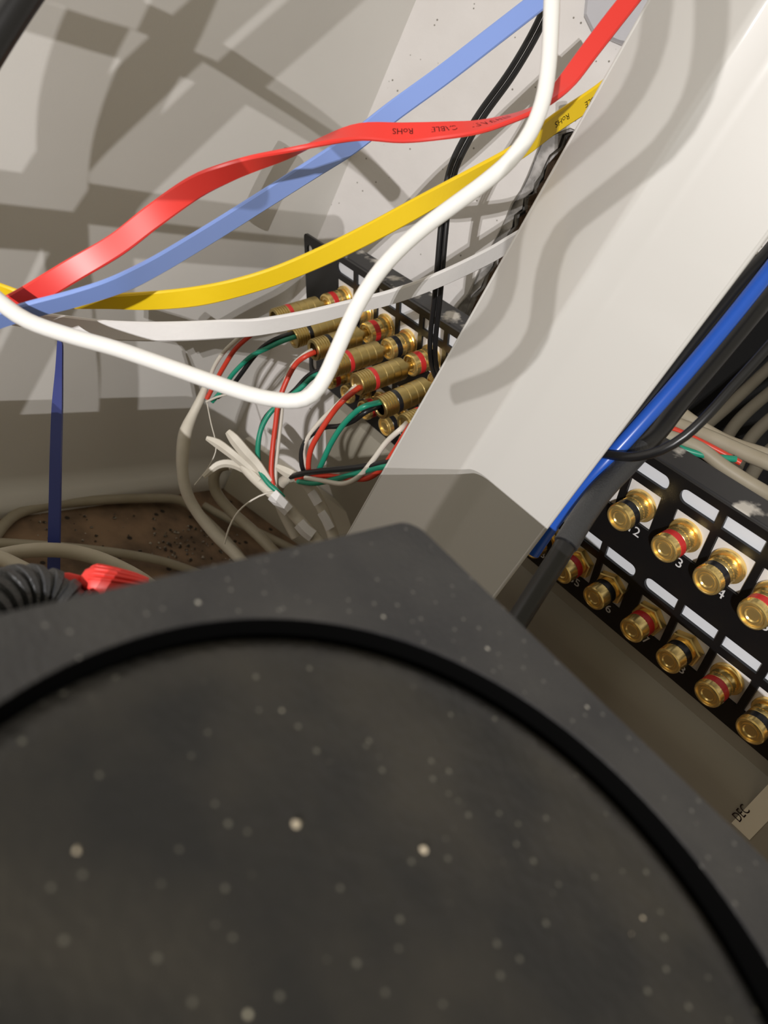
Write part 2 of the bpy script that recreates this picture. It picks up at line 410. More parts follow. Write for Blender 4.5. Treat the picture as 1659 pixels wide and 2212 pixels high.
for r_i, row in enumerate(lev):
    for n in range(1, 25):
        cx = colx(n)+PP/2; cy = (row[2]+row[3])/2
        i = link('keystone_insert', ins_me, None, panel, False); i.location = Vector((cx, cy, 0))*MM
        kind = 'hex' if (r_i == 1 and 9 <= n <= 14) else 'round'
        b = link('binding_post', post_me[kind], None, panel, False)
        b.location = Vector((cx+random.uniform(-.2, .2), cy+random.uniform(-.2, .2), random.uniform(-.3, .5) if not (r_i == 0 and n < 9) else 0))*MM
        b.rotation_euler.z = random.uniform(0, 1)
        c = 'red' if n % 2 else 'black'
        rg = link('colour_ring', rings[(kind, c)], None, b, False); rg['label'] = c+' ring'
# banana plugs in ports 1..8 of the upper row
def plug_mesh():
    V = []; F = []
    add(V, F, *lathe([(1.9, 10), (1.9, 14.5), (2.6, 14.8), (2.6, 16.2), (3.6, 16.6), (4.6, 17.2), (5.0, 17.5)], 32))
    knurlband(V, F, 5.1, 17.5, 21.0, 6)
    body = [(5.1, 21.0)]
    for z in (21.3, 25.2, 29.1): body += [(4.75, z), (4.75, z+.5), (5.15, z+.7), (5.15, z+3.6)]
    body += [(4.9, 33.3), (4.9, 35.3), (5.15, 35.5)]
    add(V, F, *lathe(body, 40))
    for k in range(5): add(V, F, *lathe([(5.15, 35.5+k*1.3), (5.15, 36.4+k*1.3), (4.9, 36.5+k*1.3), (4.9, 36.7+k*1.3), (5.15, 36.8+k*1.3)], 40))
    add(V, F, *lathe([(5.15, 42.0), (4.9, 42.6), (3.6, 42.7), (3.3, 42.2), (3.0, 40.0), (0, 40.0)], 40))
    return mk('plug_body', V, F, M['goldb'])
pm = plug_mesh(); pr = {c: ringm(33.3, 35.4, 5.2, M[c+'r']) for c in ('red', 'black')}
pl = [(1, 'red', 'in the first port, furthest left'), (2, 'black', 'in the second port just below the flat white cable'),
      (3, 'black', 'in the third port, crossed by the round white cable'), (4, 'red', 'in the fourth port, mostly behind the round white cable'),
      (5, 'red', 'in the fifth port, red band near a red wire'), (6, 'black', 'in the sixth port, green wire leaving it'),
      (7, 'red', 'in the seventh port, half hidden behind the rail'), (8, 'black', 'in the eighth port, hidden behind the rail')]
PME = panel.matrix_world
for n, c, wh in pl:
    cx = colx(n)+PP/2; cy = (lev[0][2]+lev[0][3])/2
    tilt = Matrix.Rotation(math.radians(random.uniform(-2.5, 2.5)), 4, 'X') @ Matrix.Rotation(math.radians(random.uniform(-2, 2)), 4, 'Y')
    t = thing('banana_plug', 'gold %s-banded banana plug %s' % (c, wh), 'plug', mw=PM @ Matrix.Translation(Vector((cx, cy, 0))*MM) @ tilt, group='gold banana plugs')
    link('plug_body', pm, None, t, False); rg = link('colour_ring', pr[c], None, t, False); rg['label'] = c+' ring'
def plug_end(n, ox=0, oy=0, z=40):
    v = PM @ (Vector((colx(n)+PP/2+ox, (lev[0][2]+lev[0][3])/2+oy, z))*MM); return tuple(v/MM)

# beige blank panel under the patch panel, in the same frame
blank = thing('blank_panel', 'beige folded steel blank panel right below the black patch panel', 'blank panel', mw=PM @ Matrix.Translation((0, -.002, 0)))
pr_ = [(0, -3), (-9, -3), (-13, 1), (-22, 3.5), (-26, 3.5), (-34, 3.5), (-215, 3.5), (-215, 1.5), (-24, 1.5), (-12, -4), (0, -5)]
V = []; F = []; n = len(pr_)
for x in (-8, 450): V += [(x, y, z) for y, z in pr_]
for i in range(n): F.append((i, (i+1) % n, n+(i+1) % n, n+i))
F += [tuple(range(n))[::-1], tuple(range(n, 2*n))]
mesh('folded_face', V, F, M['blankm'], blank)

# ------------------------------------------------------------------ speaker box in front
ZS = -65.0; sc = .65
spx, spy, spz = 10.2*sc, 63.9*sc, ZS+LIFT
sp = thing('speaker_box', 'dusty black square speaker box with a big round recessed face filling the foreground', 'speaker', (spx, spy, 0))
hx0, hx1 = -77*sc, 130*sc     # edges in lens coordinates
R0 = 75.9*sc
# housing: plate with circular hole + skirt
def corner(cx, cy, r, a0, a1, k=8): return [(cx+r*math.cos(math.radians(a0+(a1-a0)*j/k)), cy+r*math.sin(math.radians(a0+(a1-a0)*j/k))) for j in range(k+1)]
x0, x1, y0, y1 = -77*sc-spx, 97*sc-spx, -28*sc-spy, 150*sc-spy
x1 = 210*sc-spx
rc = 4.0
o_out = corner(x0+rc, y1-rc-1, rc, 180, 90)+[(x1, y1+22*sc)]+[(x1, y0)]+[(x0, y0)]
circ = [(R0*math.cos(2*math.pi*k/128), R0*math.sin(2*math.pi*k/128)) for k in range(128)]
hs = curve_plate('housing', [o_out, circ], 12, M['slab'], sp, z=spz)
md = hs.modifiers.new('b', 'BEVEL'); md.width = .0004; md.segments = 2; md.limit_method = 'ANGLE'
V = []; F = []; n = len(o_out)
for z, g in ((spz-11.9, .995), (40, .96), (0, .96)): V += [(x*g, y*g, z) for x, y in o_out]
for l in range(2):
    for i in range(n): F.append((l*n+i, l*n+(i+1) % n, (l+1)*n+(i+1) % n, (l+1)*n+i))
mesh('cabinet', V, F, M['slab'], sp, smooth=False)
V, F = lathe([(R0+.6, -.25), (R0-.06, -.25), (R0-.06, -10), (R0+.6, -10)], 128)
F = [f for f in F if len(f) == 4]
mesh('black_liner', [(x, y, z+spz) for x, y, z in V], F, M['matteblack'], sp)  # near-black ring lining the recess wall
V, F = lathe([(R0-1.9, -10), (R0-1.9, -4.6), (R0-2.5, -4.0), (R0-4.5, -3.4), (R0-6.5, -3.3), (R0-8.5, -3.7), (R0-12, -4.3), (R0-30, -4.7), (0.0, -4.7)], 128)
V = [(x-1.0, y-.2, z+spz+1.7) for x, y, z in V]
mesh('round_face', V, F, M['disc'], sp)
# crumbs on the face
def crumb(u, v, z, r, name='dust_crumb'):
    p = onz(u, v, z+.6); bm = bmesh.new(); bmesh.ops.create_icosphere(bm, subdivisions=1, radius=r*MM)
    for q in bm.verts: q.co *= random.uniform(.6, 1.3)
    me = bpy.data.meshes.new(name); bm.to_mesh(me); bm.free()
    o = link(name, me, M['dust'], None, False); o.location = p*MM; return o
for (u, v, r, lb) in ((1392, 1945, .32, 'upper small tan crumb of three at right on the black speaker face'), (1385, 1985, .5, 'middle elongated tan crumb of three at right on the black speaker face'), (1362, 2018, .4, 'lower tan crumb of three at right on the black speaker face'),
                   (915, 1835, .45, 'tan crumb near the middle of the black speaker face'), (640, 1780, .5, 'pale crumb left of the middle of the black speaker face'), (165, 1838, .5, 'pale crumb near the left edge of the speaker face')):
    tag(crumb(u, v, ZS-3.5, r), lb, 'crumb', 'crumbs on the speaker')

# ------------------------------------------------------------------ flat cables
def ribbon(name, px, W, T, m, label, texts=()):
    C0 = []
    pts = []
    n = len(px)
    cen = [P(p[0], p[1], p[2]) for p in px]
    for i, p in enumerate(px):
        u, v, d, wpx = p[:4]
        a = px[max(i-1, 0)]; b = px[min(i+1, n-1)]
        tx, ty = b[0]-a[0], b[1]-a[1]; l = math.hypot(tx, ty); nx, ny = -ty/l, tx/l      # image normal
        app = max(-W*.985, min(W*.985, wpx*d/FPX)); dep = math.sqrt(W*W-app*app)
        wv = MW @ Vector((nx*app, ny*app, dep)); pts.append((*cen[i], *wv))
    path = smoothpath(pts, 2.0); V = []; F = []; fr = []
    m_ = len(path)
    for i in range(m_):
        c = Vector(path[i][:3]); t = (Vector(path[min(i+1, m_-1)][:3])-Vector(path[max(i-1, 0)][:3])).normalized()
        wv = Vector(path[i][3:]); wv = (wv-t*wv.dot(t)).normalized(); nn = t.cross(wv)
        fr.append((c, wv, nn))
        h = W/2; q = T/2; e = T*.3
        for a, b in ((-h+e, -q), (h-e, -q), (h, -q+e), (h, q-e), (h-e, q), (-h+e, q), (-h, q-e), (-h, -q+e)):
            V.append(c+wv*a+nn*b)
    for i in range(m_-1):
        for k in range(8):
            a = i*8+k; b = i*8+(k+1) % 8; F.append((a, b, b+8, a+8))
    F += [tuple(range(8))[::-1], tuple(range((m_-1)*8, m_*8))]
    t0 = thing(name, label, 'cable', fr[0][0])
    org = fr[0][0]
    mesh('cable_jacket', V, F, m, t0, org=org)
    # printed words follow the surface
    camp = Vector((0, 0, LIFT))
    for word, tu, tv, size, flip in texts:
        best = min(range(m_), key=lambda i: (fr[i][0]-P(tu, tv, 1)).cross(ray(tu, tv)).length if False else ((fr[i][0]-camp).normalized()-ray(tu, tv).normalized()).length)
        tvs, tf = text_mesh(word, size); V2 = []
        s = [0]
        for i in range(1, m_): s.append(s[-1]+(fr[i][0]-fr[i-1][0]).length)
        for v in tvs:
            q = s[best]+(-v.x if flip else v.x); j = 0
            j = max(0, min(m_-2, next((k for k in range(m_-1) if s[k+1] >= q), m_-2))); f_ = (q-s[j])/(s[j+1]-s[j])
            c = fr[j][0].lerp(fr[j+1][0], f_); wv = fr[j][1].lerp(fr[j+1][1], f_); nn = fr[j][2].lerp(fr[j+1][2], f_)
            side = 1 if nn.dot(camp-c) > 0 else -1
            # 'up' of letters: image-up unless flipped
            upw = wv if (wv.dot(MW @ Vector((0, -1, 0))) > 0) else -wv
            V2.append(c+upw*(-v.y if flip else v.y)+nn*side*(T/2+.06))
        mesh('printed_text', V2, tf, M['blackink'], t0, smooth=False, org=org)
    return t0
ribbon('flat_network_cable', [(-60, 705, 208, 30), (0, 672, 208, 30), (60, 642, 208, 36), (150, 588, 208, 44), (250, 530, 208, 48), (330, 468, 208, 44), (420, 405, 208, 34), (490, 373, 208, 20), (550, 352, 208, 8), (620, 332, 208, -8), (700, 305, 208, -30), (780, 285, 209, -44), (870, 287, 210, -47), (960, 282, 210, -44), (1030, 275, 211, -38), (1090, 260, 213, -30), (1140, 243, 216, -24), (1180, 222, 218, -24), (1225, 175, 220, -40), (1270, 115, 222, -42), (1320, 50, 224, -43), (1375, -20, 226, -43), (1430, -90, 228, -43)],
       6.2, 1.4, M['red'], 'red flat ribbon network cable twisting across the top with black lettering',
       [('RoHS', 872, 276, 2.6, True), ('CABLE', 968, 272, 2.6, True), ('ETHERNET', 1062, 264, 2.6, True)])
ribbon('flat_network_cable', [(-60, 712, 200, 14), (0, 690, 200, 15), (70, 668, 200, 16), (160, 645, 202, 17), (250, 616, 205, 18), (330, 578, 212, 18), (450, 507, 222, 20), (560, 438, 230, 22), (680, 362, 236, 26), (760, 310, 240, 32), (850, 240, 242, 36), (960, 160, 242, 38), (1070, 75, 242, 40), (1180, -10, 242, 40), (1260, -70, 242, 40)],
       6.2, 1.5, M['lblue'], 'light blue flat network cable running diagonally up to the right')
ribbon('flat_network_cable', [(-60, 610, 222, 32), (0, 632, 222, 34), (70, 650, 224, 20), (150, 652, 225, 14), (230, 651, 226, 18), (320, 650, 227, 28), (420, 641, 228, 33), (510, 622, 229, 28), (600, 594, 230, 27), (700, 552, 231, 30), (800, 503, 232, 33), (880, 460, 233, 34), (950, 421, 234, 28), (1020, 382, 235, 22), (1120, 327, 237, 24), (1200, 266, 239, 28), (1290, 206, 241, 30), (1360, 150, 243, 30)],
       6.2, 1.5, M['yellow'], 'yellow flat network cable sagging across the middle with black lettering',
       [('RoHS', 1206, 258, 2.6, True), ('CABLE', 1275, 210, 2.6, True)])
ribbon('flat_network_cable', [(-60, 668, 228, 20), (0, 682, 229, 22), (70, 692, 231, 28), (140, 702, 233, 36), (220, 712, 235, 38), (310, 716, 237, 38), (400, 715, 239, 38), (480, 711, 241, 35), (560, 706, 243, 28), (660, 688, 246, 24), (747, 666, 249, 20), (850, 640, 253, 20), (950, 603, 258, 22), (1050, 556, 264, 24), (1110, 521, 268, 24), (1200, 468, 274, 24)],
       6.2, 1.5, M['wflat'], 'white flat network cable passing in front of the gold plugs')

# ------------------------------------------------------------------ round cables
cable('network_cable', [(-70, 590, 188), (0, 652, 190), (60, 693, 192), (150, 725, 194), (250, 753, 196), (350, 787, 198), (450, 822, 199), (540, 852, 200), (600, 864, 200), (640, 866, 200), (674, 853, 200), (702, 815, 200), (732, 748, 200), (768, 668, 200), (808, 602, 200), (856, 545, 200), (915, 492, 200), (985, 440, 199), (1050, 392, 198), (1103, 345, 197), (1146, 285, 196), (1172, 220, 195), (1184, 150, 194), (1190, 60, 193), (1194, -60, 192)],
      2.15, M['wround'], label='thick round white cable looping down and back up in front')
for k, of in enumerate(((-1, 0), (1, 0))): pass
bl = thing('speaker_wire', 'thin black twin wire hanging behind the red and yellow cables', 'wire', P(960, 450, 270))
tw_path = [(1190, -10, 262), (1172, 38, 262), (1140, 100, 262), (1098, 168, 262), (1042, 245, 262), (1006, 305, 263), (980, 360, 264), (966, 420, 266), (958, 490, 270), (951, 570, 276), (944, 650, 284), (936, 720, 292), (935, 770, 298), (945, 815, 305), (975, 860, 312)]
for s in (-1, 1):
    cable('strand', [(u+s*5.6, v+s*3.5, d+s*.2) for u, v, d in tw_path], 1.02, M['blackc'], bl)
cable('power_cable', [(110, -90, 150), (60, -20, 150), (20, 40, 150), (-15, 95, 150), (-60, 170, 150)], 3.2, M['blackc'], label='thick black cable crossing the top left corner')
cable('network_cable', [(1740, 480, 226), (1690, 548, 228), (1640, 612, 229), (1590, 675, 230), (1530, 748, 231), (1450, 842, 233), (1370, 932, 236), (1300, 1008, 240), (1240, 1072, 246), (1196, 1128, 252), (1150, 1195, 258)], 2.55, M['blue'], label='bright blue round cable running down beside the white rail')
cable('power_cable', [(1720, 470, 236), (1665, 545, 237), (1600, 615, 238), (1530, 700, 239), (1460, 790, 240), (1400, 868, 241), (1350, 925, 242), (1290, 1000, 244), (1230, 1075, 248)], 2.9, M['blackc'], label='black cable between the blue cable and the white rail edge')
tk = thing('power_cable', 'thick black cable with grey sleeve crossing the numbered panel downwards', 'cable', P(1215, 1180, 222))
cable('cable_jacket', [(1740, 540, 262), (1640, 665, 258), (1550, 775, 255), (1470, 870, 250), (1420, 935, 246), (1370, 985, 240), (1300, 1060, 232), (1250, 1130, 226), (1205, 1205, 221), (1160, 1275, 216), (1105, 1362, 212), (1050, 1450, 208)], 3.3, M['blackc'], tk)
cable('grey_sleeve', [(1385, 970, 242), (1345, 1012, 237), (1300, 1060, 232), (1262, 1112, 227), (1232, 1160, 223.5), (1222, 1176, 222.5)], 3.75, M['blackg'], tk)
cable('power_cable', [(1740, 660, 205), (1690, 715, 206), (1640, 772, 207), (1580, 838, 208), (1530, 895, 209), (1480, 942, 211), (1430, 972, 214), (1380, 986, 219), (1340, 986, 226), (1300, 980, 236)], 1.45, M['blackc'], label='slim black cord curving over the corner of the numbered panel')

# cables resting behind the panel at right
tag(cable('speaker_cable', [(1380, 830, 330), (1440, 870, 320), (1500, 915, 312), (1570, 955, 305), (1660, 985, 298), (1740, 1010, 292)], 3.0, M['beige']), 'beige cable stub angling down behind the panel top, nearest the blue cable', 'cable', 'beige cables behind the panel')
tag(cable('speaker_cable', [(1330, 880, 322), (1400, 900, 316), (1470, 920, 308), (1540, 948, 300), (1600, 975, 294), (1660, 1000, 288), (1740, 1030, 280)], 3.0, M['beige']), 'beige cable lying above the thin red wire behind the panel', 'cable', 'beige cables behind the panel')
tag(cable('speaker_cable', [(1380, 928, 300), (1450, 945, 295), (1510, 968, 290), (1570, 1012, 286), (1650, 1062, 280), (1740, 1110, 270)], 2.7, M['beige']), 'beige cable resting along the scuffed top edge of the panel', 'cable', 'beige cables behind the panel')
cable('wire', [(1320, 880, 306), (1390, 908, 302), (1450, 925, 297), (1510, 952, 292), (1560, 978, 289), (1600, 1000, 287)], 1.15, M['wred'], label='thin red wire among beige cables behind the panel', cat='wire')
cable('wire', [(1440, 955, 292), (1480, 972, 290), (1530, 985, 288), (1590, 992, 287)], 1.3, M['wgreen'], label='short green wire among beige cables behind the panel', cat='wire')
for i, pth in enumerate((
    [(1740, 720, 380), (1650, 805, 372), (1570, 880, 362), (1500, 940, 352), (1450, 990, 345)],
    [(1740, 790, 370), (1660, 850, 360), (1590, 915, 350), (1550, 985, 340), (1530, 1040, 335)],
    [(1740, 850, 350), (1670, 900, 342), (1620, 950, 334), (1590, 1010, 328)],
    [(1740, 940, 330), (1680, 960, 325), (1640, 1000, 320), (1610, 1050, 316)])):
    tag(cable('speaker_cable', pth, 2.9, M['beige_shade']), ['dim beige cable furthest back, rising through the dark gap at right', 'dim beige cable second from the back in the dark gap', 'dim beige cable bending down at the right frame edge', 'short beige cable end lowest at the right frame edge'][i], 'cable', 'beige cables behind the panel')
# ------------------------------------------------------------------ speaker cables wired to the plugs
def W(nm, pts, r=1.05): return nm, pts, r
def spk(label, jacket, wires, extra=None, rj=2.8):
    t = thing('speaker_cable', label, 'cable', P(*jacket[0][:3]))
    cable('jacket', jacket, rj, M['jacket'], t)
    for nm, st, pts, r in wires:
        w3 = ([st] if st else [])+[tuple(P(*p)) for p in pts]
        cable(nm+'_wire', w3, r, M['w'+nm], t, world=True, step=1.5, ns=10)
    return t
s1 = spk('off-white speaker cable on the left fanning into four wires for the first two plugs',
    [(443, 838, 372, 1.7), (432, 865, 372, 2.2), (418, 893, 372, 2.4), (402, 930, 370, 3.2), (396, 965, 370, 3.3), (394, 1010, 372, 2.9), (402, 1060, 376, 2.9), (425, 1105, 380, 2.9), (465, 1155, 382, 3.0), (515, 1205, 380, 3.0), (560, 1260, 375, 3.0)],
    [('white', plug_end(1, -1.2, -.5), [(555, 697, 342), (510, 735, 350), (480, 765, 358), (460, 798, 366), (449, 835, 371)], 1.0),
     ('red', plug_end(1, 1.2, -.5), [(575, 702, 342), (541, 725, 347), (508, 755, 354), (482, 795, 362), (462, 832, 369), (447, 862, 372)], 1.15),
     ('black', plug_end(2, -1, .5), [(600, 731, 346), (570, 748, 350), (545, 775, 355), (523, 805, 360), (497, 838, 366), (470, 858, 371)], 1.15),
     ('green', plug_end(2, 1, -.6), [(608, 738, 345), (578, 752, 348), (545, 768, 352), (520, 790, 357), (500, 812, 361), (482, 840, 367), (458, 868, 371)], 1.15)])
cable('filler_string', [(446, 868, 366), (468, 858, 362), (490, 852, 358)], .55, M['wwhite'], s1)
cable('drain_thread', [(447, 870, 372), (456, 915, 370), (465, 950, 369), (466, 975, 369), (450, 1010, 370), (420, 1048, 372)], .28, M['wwhite'], s1)
s2 = spk('split white speaker cable with two torn jacket flaps and a blank white tag',
    [(524, 1006, 352, 2.3), (552, 1034, 352, 2.7), (585, 1062, 352, 2.9), (615, 1090, 353, 2.9), (645, 1122, 354, 2.9), (675, 1155, 354, 2.9), (720, 1210, 354, 2.9)],
    [('white', plug_end(3, -1.2, 0), [(655, 768, 345), (628, 795, 350), (612, 840, 352), (608, 895, 352), (602, 950, 352), (596, 1010, 352), (594, 1060, 352)], 1.0),
     ('red', plug_end(3, 1.2, 0), [(660, 770, 343), (638, 788, 346), (618, 825, 348), (602, 870, 349), (595, 920, 349), (589, 970, 349), (586, 1020, 350), (592, 1055, 350), (602, 1066, 351)], 1.25),
     ('black', plug_end(4, -1, 0), [(672, 808, 345), (635, 845, 350), (600, 875, 354), (572, 905, 356), (560, 945, 356), (558, 990, 356), (566, 1030, 355), (585, 1060, 353)], 1.2),
     ('green', plug_end(4, 1, -1), [(680, 812, 343), (650, 838, 346), (612, 868, 350), (585, 890, 352), (565, 925, 352), (557, 965, 352), (560, 1010, 350), (578, 1042, 349), (600, 1062, 349), (612, 1075, 350)], 1.25)])
def strip(name, px, m, parent, W=5.0, T=.7):
    n = len(px); pts = []
    for i, p in enumerate(px):
        a = px[max(i-1, 0)]; b = px[min(i+1, n-1)]; tx, ty = b[0]-a[0], b[1]-a[1]; l = math.hypot(tx, ty)
        w_ = p[3]; wv = MW @ (Vector((-ty/l, tx/l, .5)).normalized()*w_/2); pts.append((*P(*p[:3]), *wv))
    path = smoothpath(pts, 1.5); V = []; F = []; m_ = len(path)
    for i in range(m_):
        c = Vector(path[i][:3]); wv = Vector(path[i][3:]); t = (Vector(path[min(i+1, m_-1)][:3])-Vector(path[max(i-1, 0)][:3])).normalized()
        nn = t.cross(wv).normalized()*T/2; cup = t.cross(wv).normalized()*(-wv.length*.35)
        V += [c-wv+nn, c+nn+cup, c+wv+nn, c+wv-nn, c-nn+cup, c-wv-nn]
    for i in range(m_-1):
        for k in range(6): a = i*6+k; b = i*6+(k+1) % 6; F.append((a, b, b+6, a+6))
    F += [tuple(range(6))[::-1], tuple(range((m_-1)*6, m_*6))]
    return mesh(name, V, F, m, parent, org=Vector(parent.location)/MM)
strip('jacket_flap', [(492, 932, 345, 3), (505, 948, 345, 5.5), (530, 978, 347, 6.0), (555, 1005, 349, 5.5), (580, 1040, 350, 4.5), (600, 1066, 351, 3)], M['jacket'], s2)
strip('jacket_flap', [(446, 946, 348, 2.0), (470, 958, 348, 4.6), (500, 980, 348, 4.6), (530, 1005, 350, 4.0), (552, 1022, 351, 2.5)], M['jacket'], s2)
strip('jacket_flap', [(440, 1030, 352, 2), (470, 1005, 352, 3.5), (500, 1002, 352, 4), (535, 1018, 351, 4), (560, 1040, 350, 4)], M['jacket'], s2)
strip('blank_tag', [(588, 1068, 347.5, 6.6), (604, 1084, 347.5, 6.6), (624, 1104, 348, 6.6)], M['wflat'], s2)
strip('blank_tag', [(646, 1130, 350, 6.8), (660, 1146, 350, 6.8), (676, 1158, 350, 6.8)], M['wflat'], s2)
cable('drain_thread', [(598, 1063, 347), (575, 1066, 346), (545, 1080, 346), (515, 1105, 348), (495, 1140, 350), (485, 1175, 352)], .42, M['wwhite'], s2)
s3 = spk('grey-beige speaker cable with handwritten tags, fanning up into wires for the fifth and sixth plugs',
    [(645, 1030, 346, 2.4), (668, 1050, 348, 2.8), (690, 1085, 350, 2.8), (708, 1125, 352, 2.8), (722, 1165, 353, 2.8), (735, 1210, 354, 2.8)],
    [('white', plug_end(5, -1.2, 0), [(735, 868, 322), (700, 902, 328), (670, 938, 333), (656, 970, 337), (660, 1005, 341), (668, 1035, 345)], 1.05),
     ('red', plug_end(5, 1.2, 0), [(745, 862, 318), (720, 890, 323), (692, 932, 328), (672, 970, 333), (666, 1005, 338), (670, 1035, 343)], 1.25),
     ('black', plug_end(6, -1, -1), [(790, 890, 312), (765, 908, 318), (735, 920, 324), (700, 924, 330), (668, 943, 334), (652, 972, 337), (652, 1005, 340), (660, 1025, 343)], 1.15),
     ('green', plug_end(6, 0, 1), [(790, 877, 310), (765, 893, 314), (738, 922, 320), (715, 958, 326), (698, 995, 332), (684, 1025, 340)], 1.25)])
strip('tag', [(672, 1062, 343.5, 4.6), (680, 1074, 344, 4.8), (688, 1088, 344.5, 5)], M['wflat'], s3)
strip('tag', [(694, 1106, 345.5, 4.6), (704, 1122, 346, 4.8), (714, 1142, 347, 5)], M['wflat'], s3)
strip('jacket_flap', [(598, 1008, 348, 3), (620, 1020, 347, 5), (645, 1032, 346, 4), (660, 1050, 346, 3)], M['jacket'], s3)
s4 = spk('speaker cable whose four wires curve behind the rail to the seventh plug',
    [(628, 1032, 350, 2.2), (612, 1040, 356, 2.6), (600, 1060, 362, 2.8), (610, 1100, 366, 2.8), (640, 1160, 368, 2.8)],
    [('white', plug_end(7, -1.2, 0), [(868, 925, 295), (835, 955, 300), (805, 995, 306), (775, 1030, 313), (742, 1045, 320), (705, 1040, 328), (660, 1032, 338)], 1.15),
     ('red', plug_end(7, 1.2, 0), [(880, 930, 290), (855, 970, 296), (825, 1012, 304), (790, 1034, 312), (745, 1032, 322), (700, 1028, 332), (640, 1034, 346)], 1.25),
     ('black', plug_end(8, -1, 0), [(880, 985, 292), (830, 1000, 302), (770, 1010, 314), (710, 1016, 326), (660, 1022, 338), (628, 1030, 348)], 1.35),
     ('green', plug_end(8, 1, -1), [(870, 1000, 294), (810, 1012, 306), (765, 1024, 316), (720, 1036, 326), (680, 1044, 334), (645, 1040, 344)], 1.25)])

# ------------------------------------------------------------------ things at the lower left
def FZ(u, v, h): p = onz(u, v, FLOOR+h); return tuple(p)
def fc(label, pts, r=3.0, m='beige'): return tag(cable('speaker_cable', pts, r, M[m], world=True), label, 'cable', 'loose beige cables on the floor')
fc('dusty beige cable arching along the foot of the left wall', [FZ(-60, 1240, 4), FZ(-15, 1165, 4), FZ(30, 1115, 4), FZ(90, 1094, 4), FZ(180, 1083, 5), FZ(290, 1077, 6), FZ(385, 1080, 6), FZ(430, 1110, 5), FZ(500, 1180, 4), FZ(560, 1260, 4)])
fc('thinner dusty beige cable lying across the brown floor', [FZ(-60, 1172, 12), FZ(20, 1174, 13), FZ(110, 1180, 13), FZ(200, 1188, 12), FZ(290, 1200, 9), FZ(370, 1218, 6), FZ(450, 1250, 4), FZ(520, 1300, 4)], 2.6)
tag(cable('speaker_cable', [(-60, 1215, 255), (0, 1200, 255), (70, 1189, 256), (140, 1190, 258), (205, 1204, 260), (262, 1228, 262), (310, 1255, 264), (370, 1300, 266)], 2.6, M['beige']), 'pale beige cable arching over the blue tie and behind the red plug', 'cable', 'loose beige cables on the floor')
tag(cable('speaker_cable', [(-60, 1180, 245), (0, 1205, 243), (55, 1232, 241), (110, 1262, 239), (170, 1300, 237)], 2.5, M['beige']), 'grey cable sloping down behind the black ribbed sleeve', 'cable', 'loose beige cables on the floor')
tag(cable('speaker_cable', [(500, 1003, 380), (475, 1008, 382), (462, 1030, 384), (468, 1065, 388), (500, 1105, 390), (545, 1145, 388), (590, 1190, 382), (640, 1250, 375)], 2.9, M['beige']), 'beige cable loop standing between the floor and the torn white cable', 'cable', 'loose beige cables on the floor')
fc('beige cable end lying on the floor right of the brown patch', [FZ(440, 1092, 5), FZ(500, 1125, 6), FZ(570, 1155, 6), FZ(640, 1190, 6), FZ(720, 1230, 6)], 2.6)
# navy tie standing up
V = []; F = []
tie = [(129, 735, 262, 1.1), (130, 745, 262, 1.8), (128, 800, 261, 2.4), (124, 880, 261, 3.6), (121, 980, 261, 3.9), (119, 1080, 262, 4.0), (117, 1180, 264, 4.1), (115, 1300, 268, 4.1)]
ti = [(*P(*p[:3]), p[3]) for p in tie]; tp_ = smoothpath(ti, 3); rt = MW @ Vector((1, 0, 0)); bk = MW @ Vector((0, 0, 1))
for p in tp_:
    c = Vector(p[:3]); h = p[3]/2
    V += [c-rt*h-bk*.6, c+rt*h-bk*.6, c+rt*h+bk*.6, c-rt*h+bk*.6]
for i in range(len(tp_)-1):
    for k in range(4): a = i*4+k; b = i*4+(k+1) % 4; F.append((a, b, b+4, a+4))
F += [(3, 2, 1, 0), tuple(range(len(V)-4, len(V)))]
tag(mesh('cable_tie', V, F, M['navy'], smooth=False), 'upright navy blue strap with a rounded tip at lower left', 'cable tie')
# red ribbed plug
rc_ = thing('cable_plug', 'bright red ribbed plug with a flat tab lying behind the speaker box', 'plug', P(230, 1260, 178))
ax = (P(320, 1262, 180)-P(170, 1252, 176)).normalized(); up = (MW @ Vector((0, -1, .25))); up = (up-ax*up.dot(ax)).normalized(); sd = ax.cross(up)
c0 = P(178, 1256, 177); org = Vector(rc_.location)/MM
def shaped(name, secs, m, par, ns=20, e=.6):
    V = []; F = []
    for (s, hw, hh, dz) in secs:
        for k in range(ns):
            a = 2*math.pi*k/ns; ca, sa = math.cos(a), math.sin(a)
            V.append(c0+ax*s+sd*(hw*math.copysign(abs(ca)**e, ca))+up*(hh*math.copysign(abs(sa)**e, sa)+dz))
    for i in range(len(secs)-1):
        for k in range(ns): a = i*ns+k; b = i*ns+(k+1) % ns; F.append((a, b, b+ns, a+ns))
    F += [tuple(range(ns))[::-1], tuple(range((len(secs)-1)*ns, len(secs)*ns))]
    return mesh(name, V, F, m, par, org=org)
shaped('body', [(-.5, 1.5, 1.0, 0), (0.5, 2.8, 2.6, .2), (2.5, 3.6, 3.6, .3), (6, 3.8, 3.5, .1), (12, 3.4, 2.7, -.3), (14.5, 3.0, 2.2, -.5), (15.3, 2.2, 1.4, -.5)], M['redp'], rc_)
tc_ = -(MW @ Vector((0, 0, 1))); tc_ = (tc_-ax*tc_.dot(ax)-up*tc_.dot(up)).normalized()
for k in range(5):
    a_ = math.radians(12+19*k); V, F = tube_mesh(smoothpath([tuple(c0+ax*q+up*(h*math.cos(a_)*1.06+dz)+tc_*(w_*math.sin(a_)*1.06)) for q, w_, h, dz in ((1.6, 3.0, 2.9, .2), (3, 3.7, 3.6, .3), (6, 3.8, 3.5, .1), (12, 3.4, 2.7, -.3), (15, 2.6, 1.9, -.5))], 1.5), .38, 8)
    mesh('rib', V, F, M['redp'], rc_, org=org)
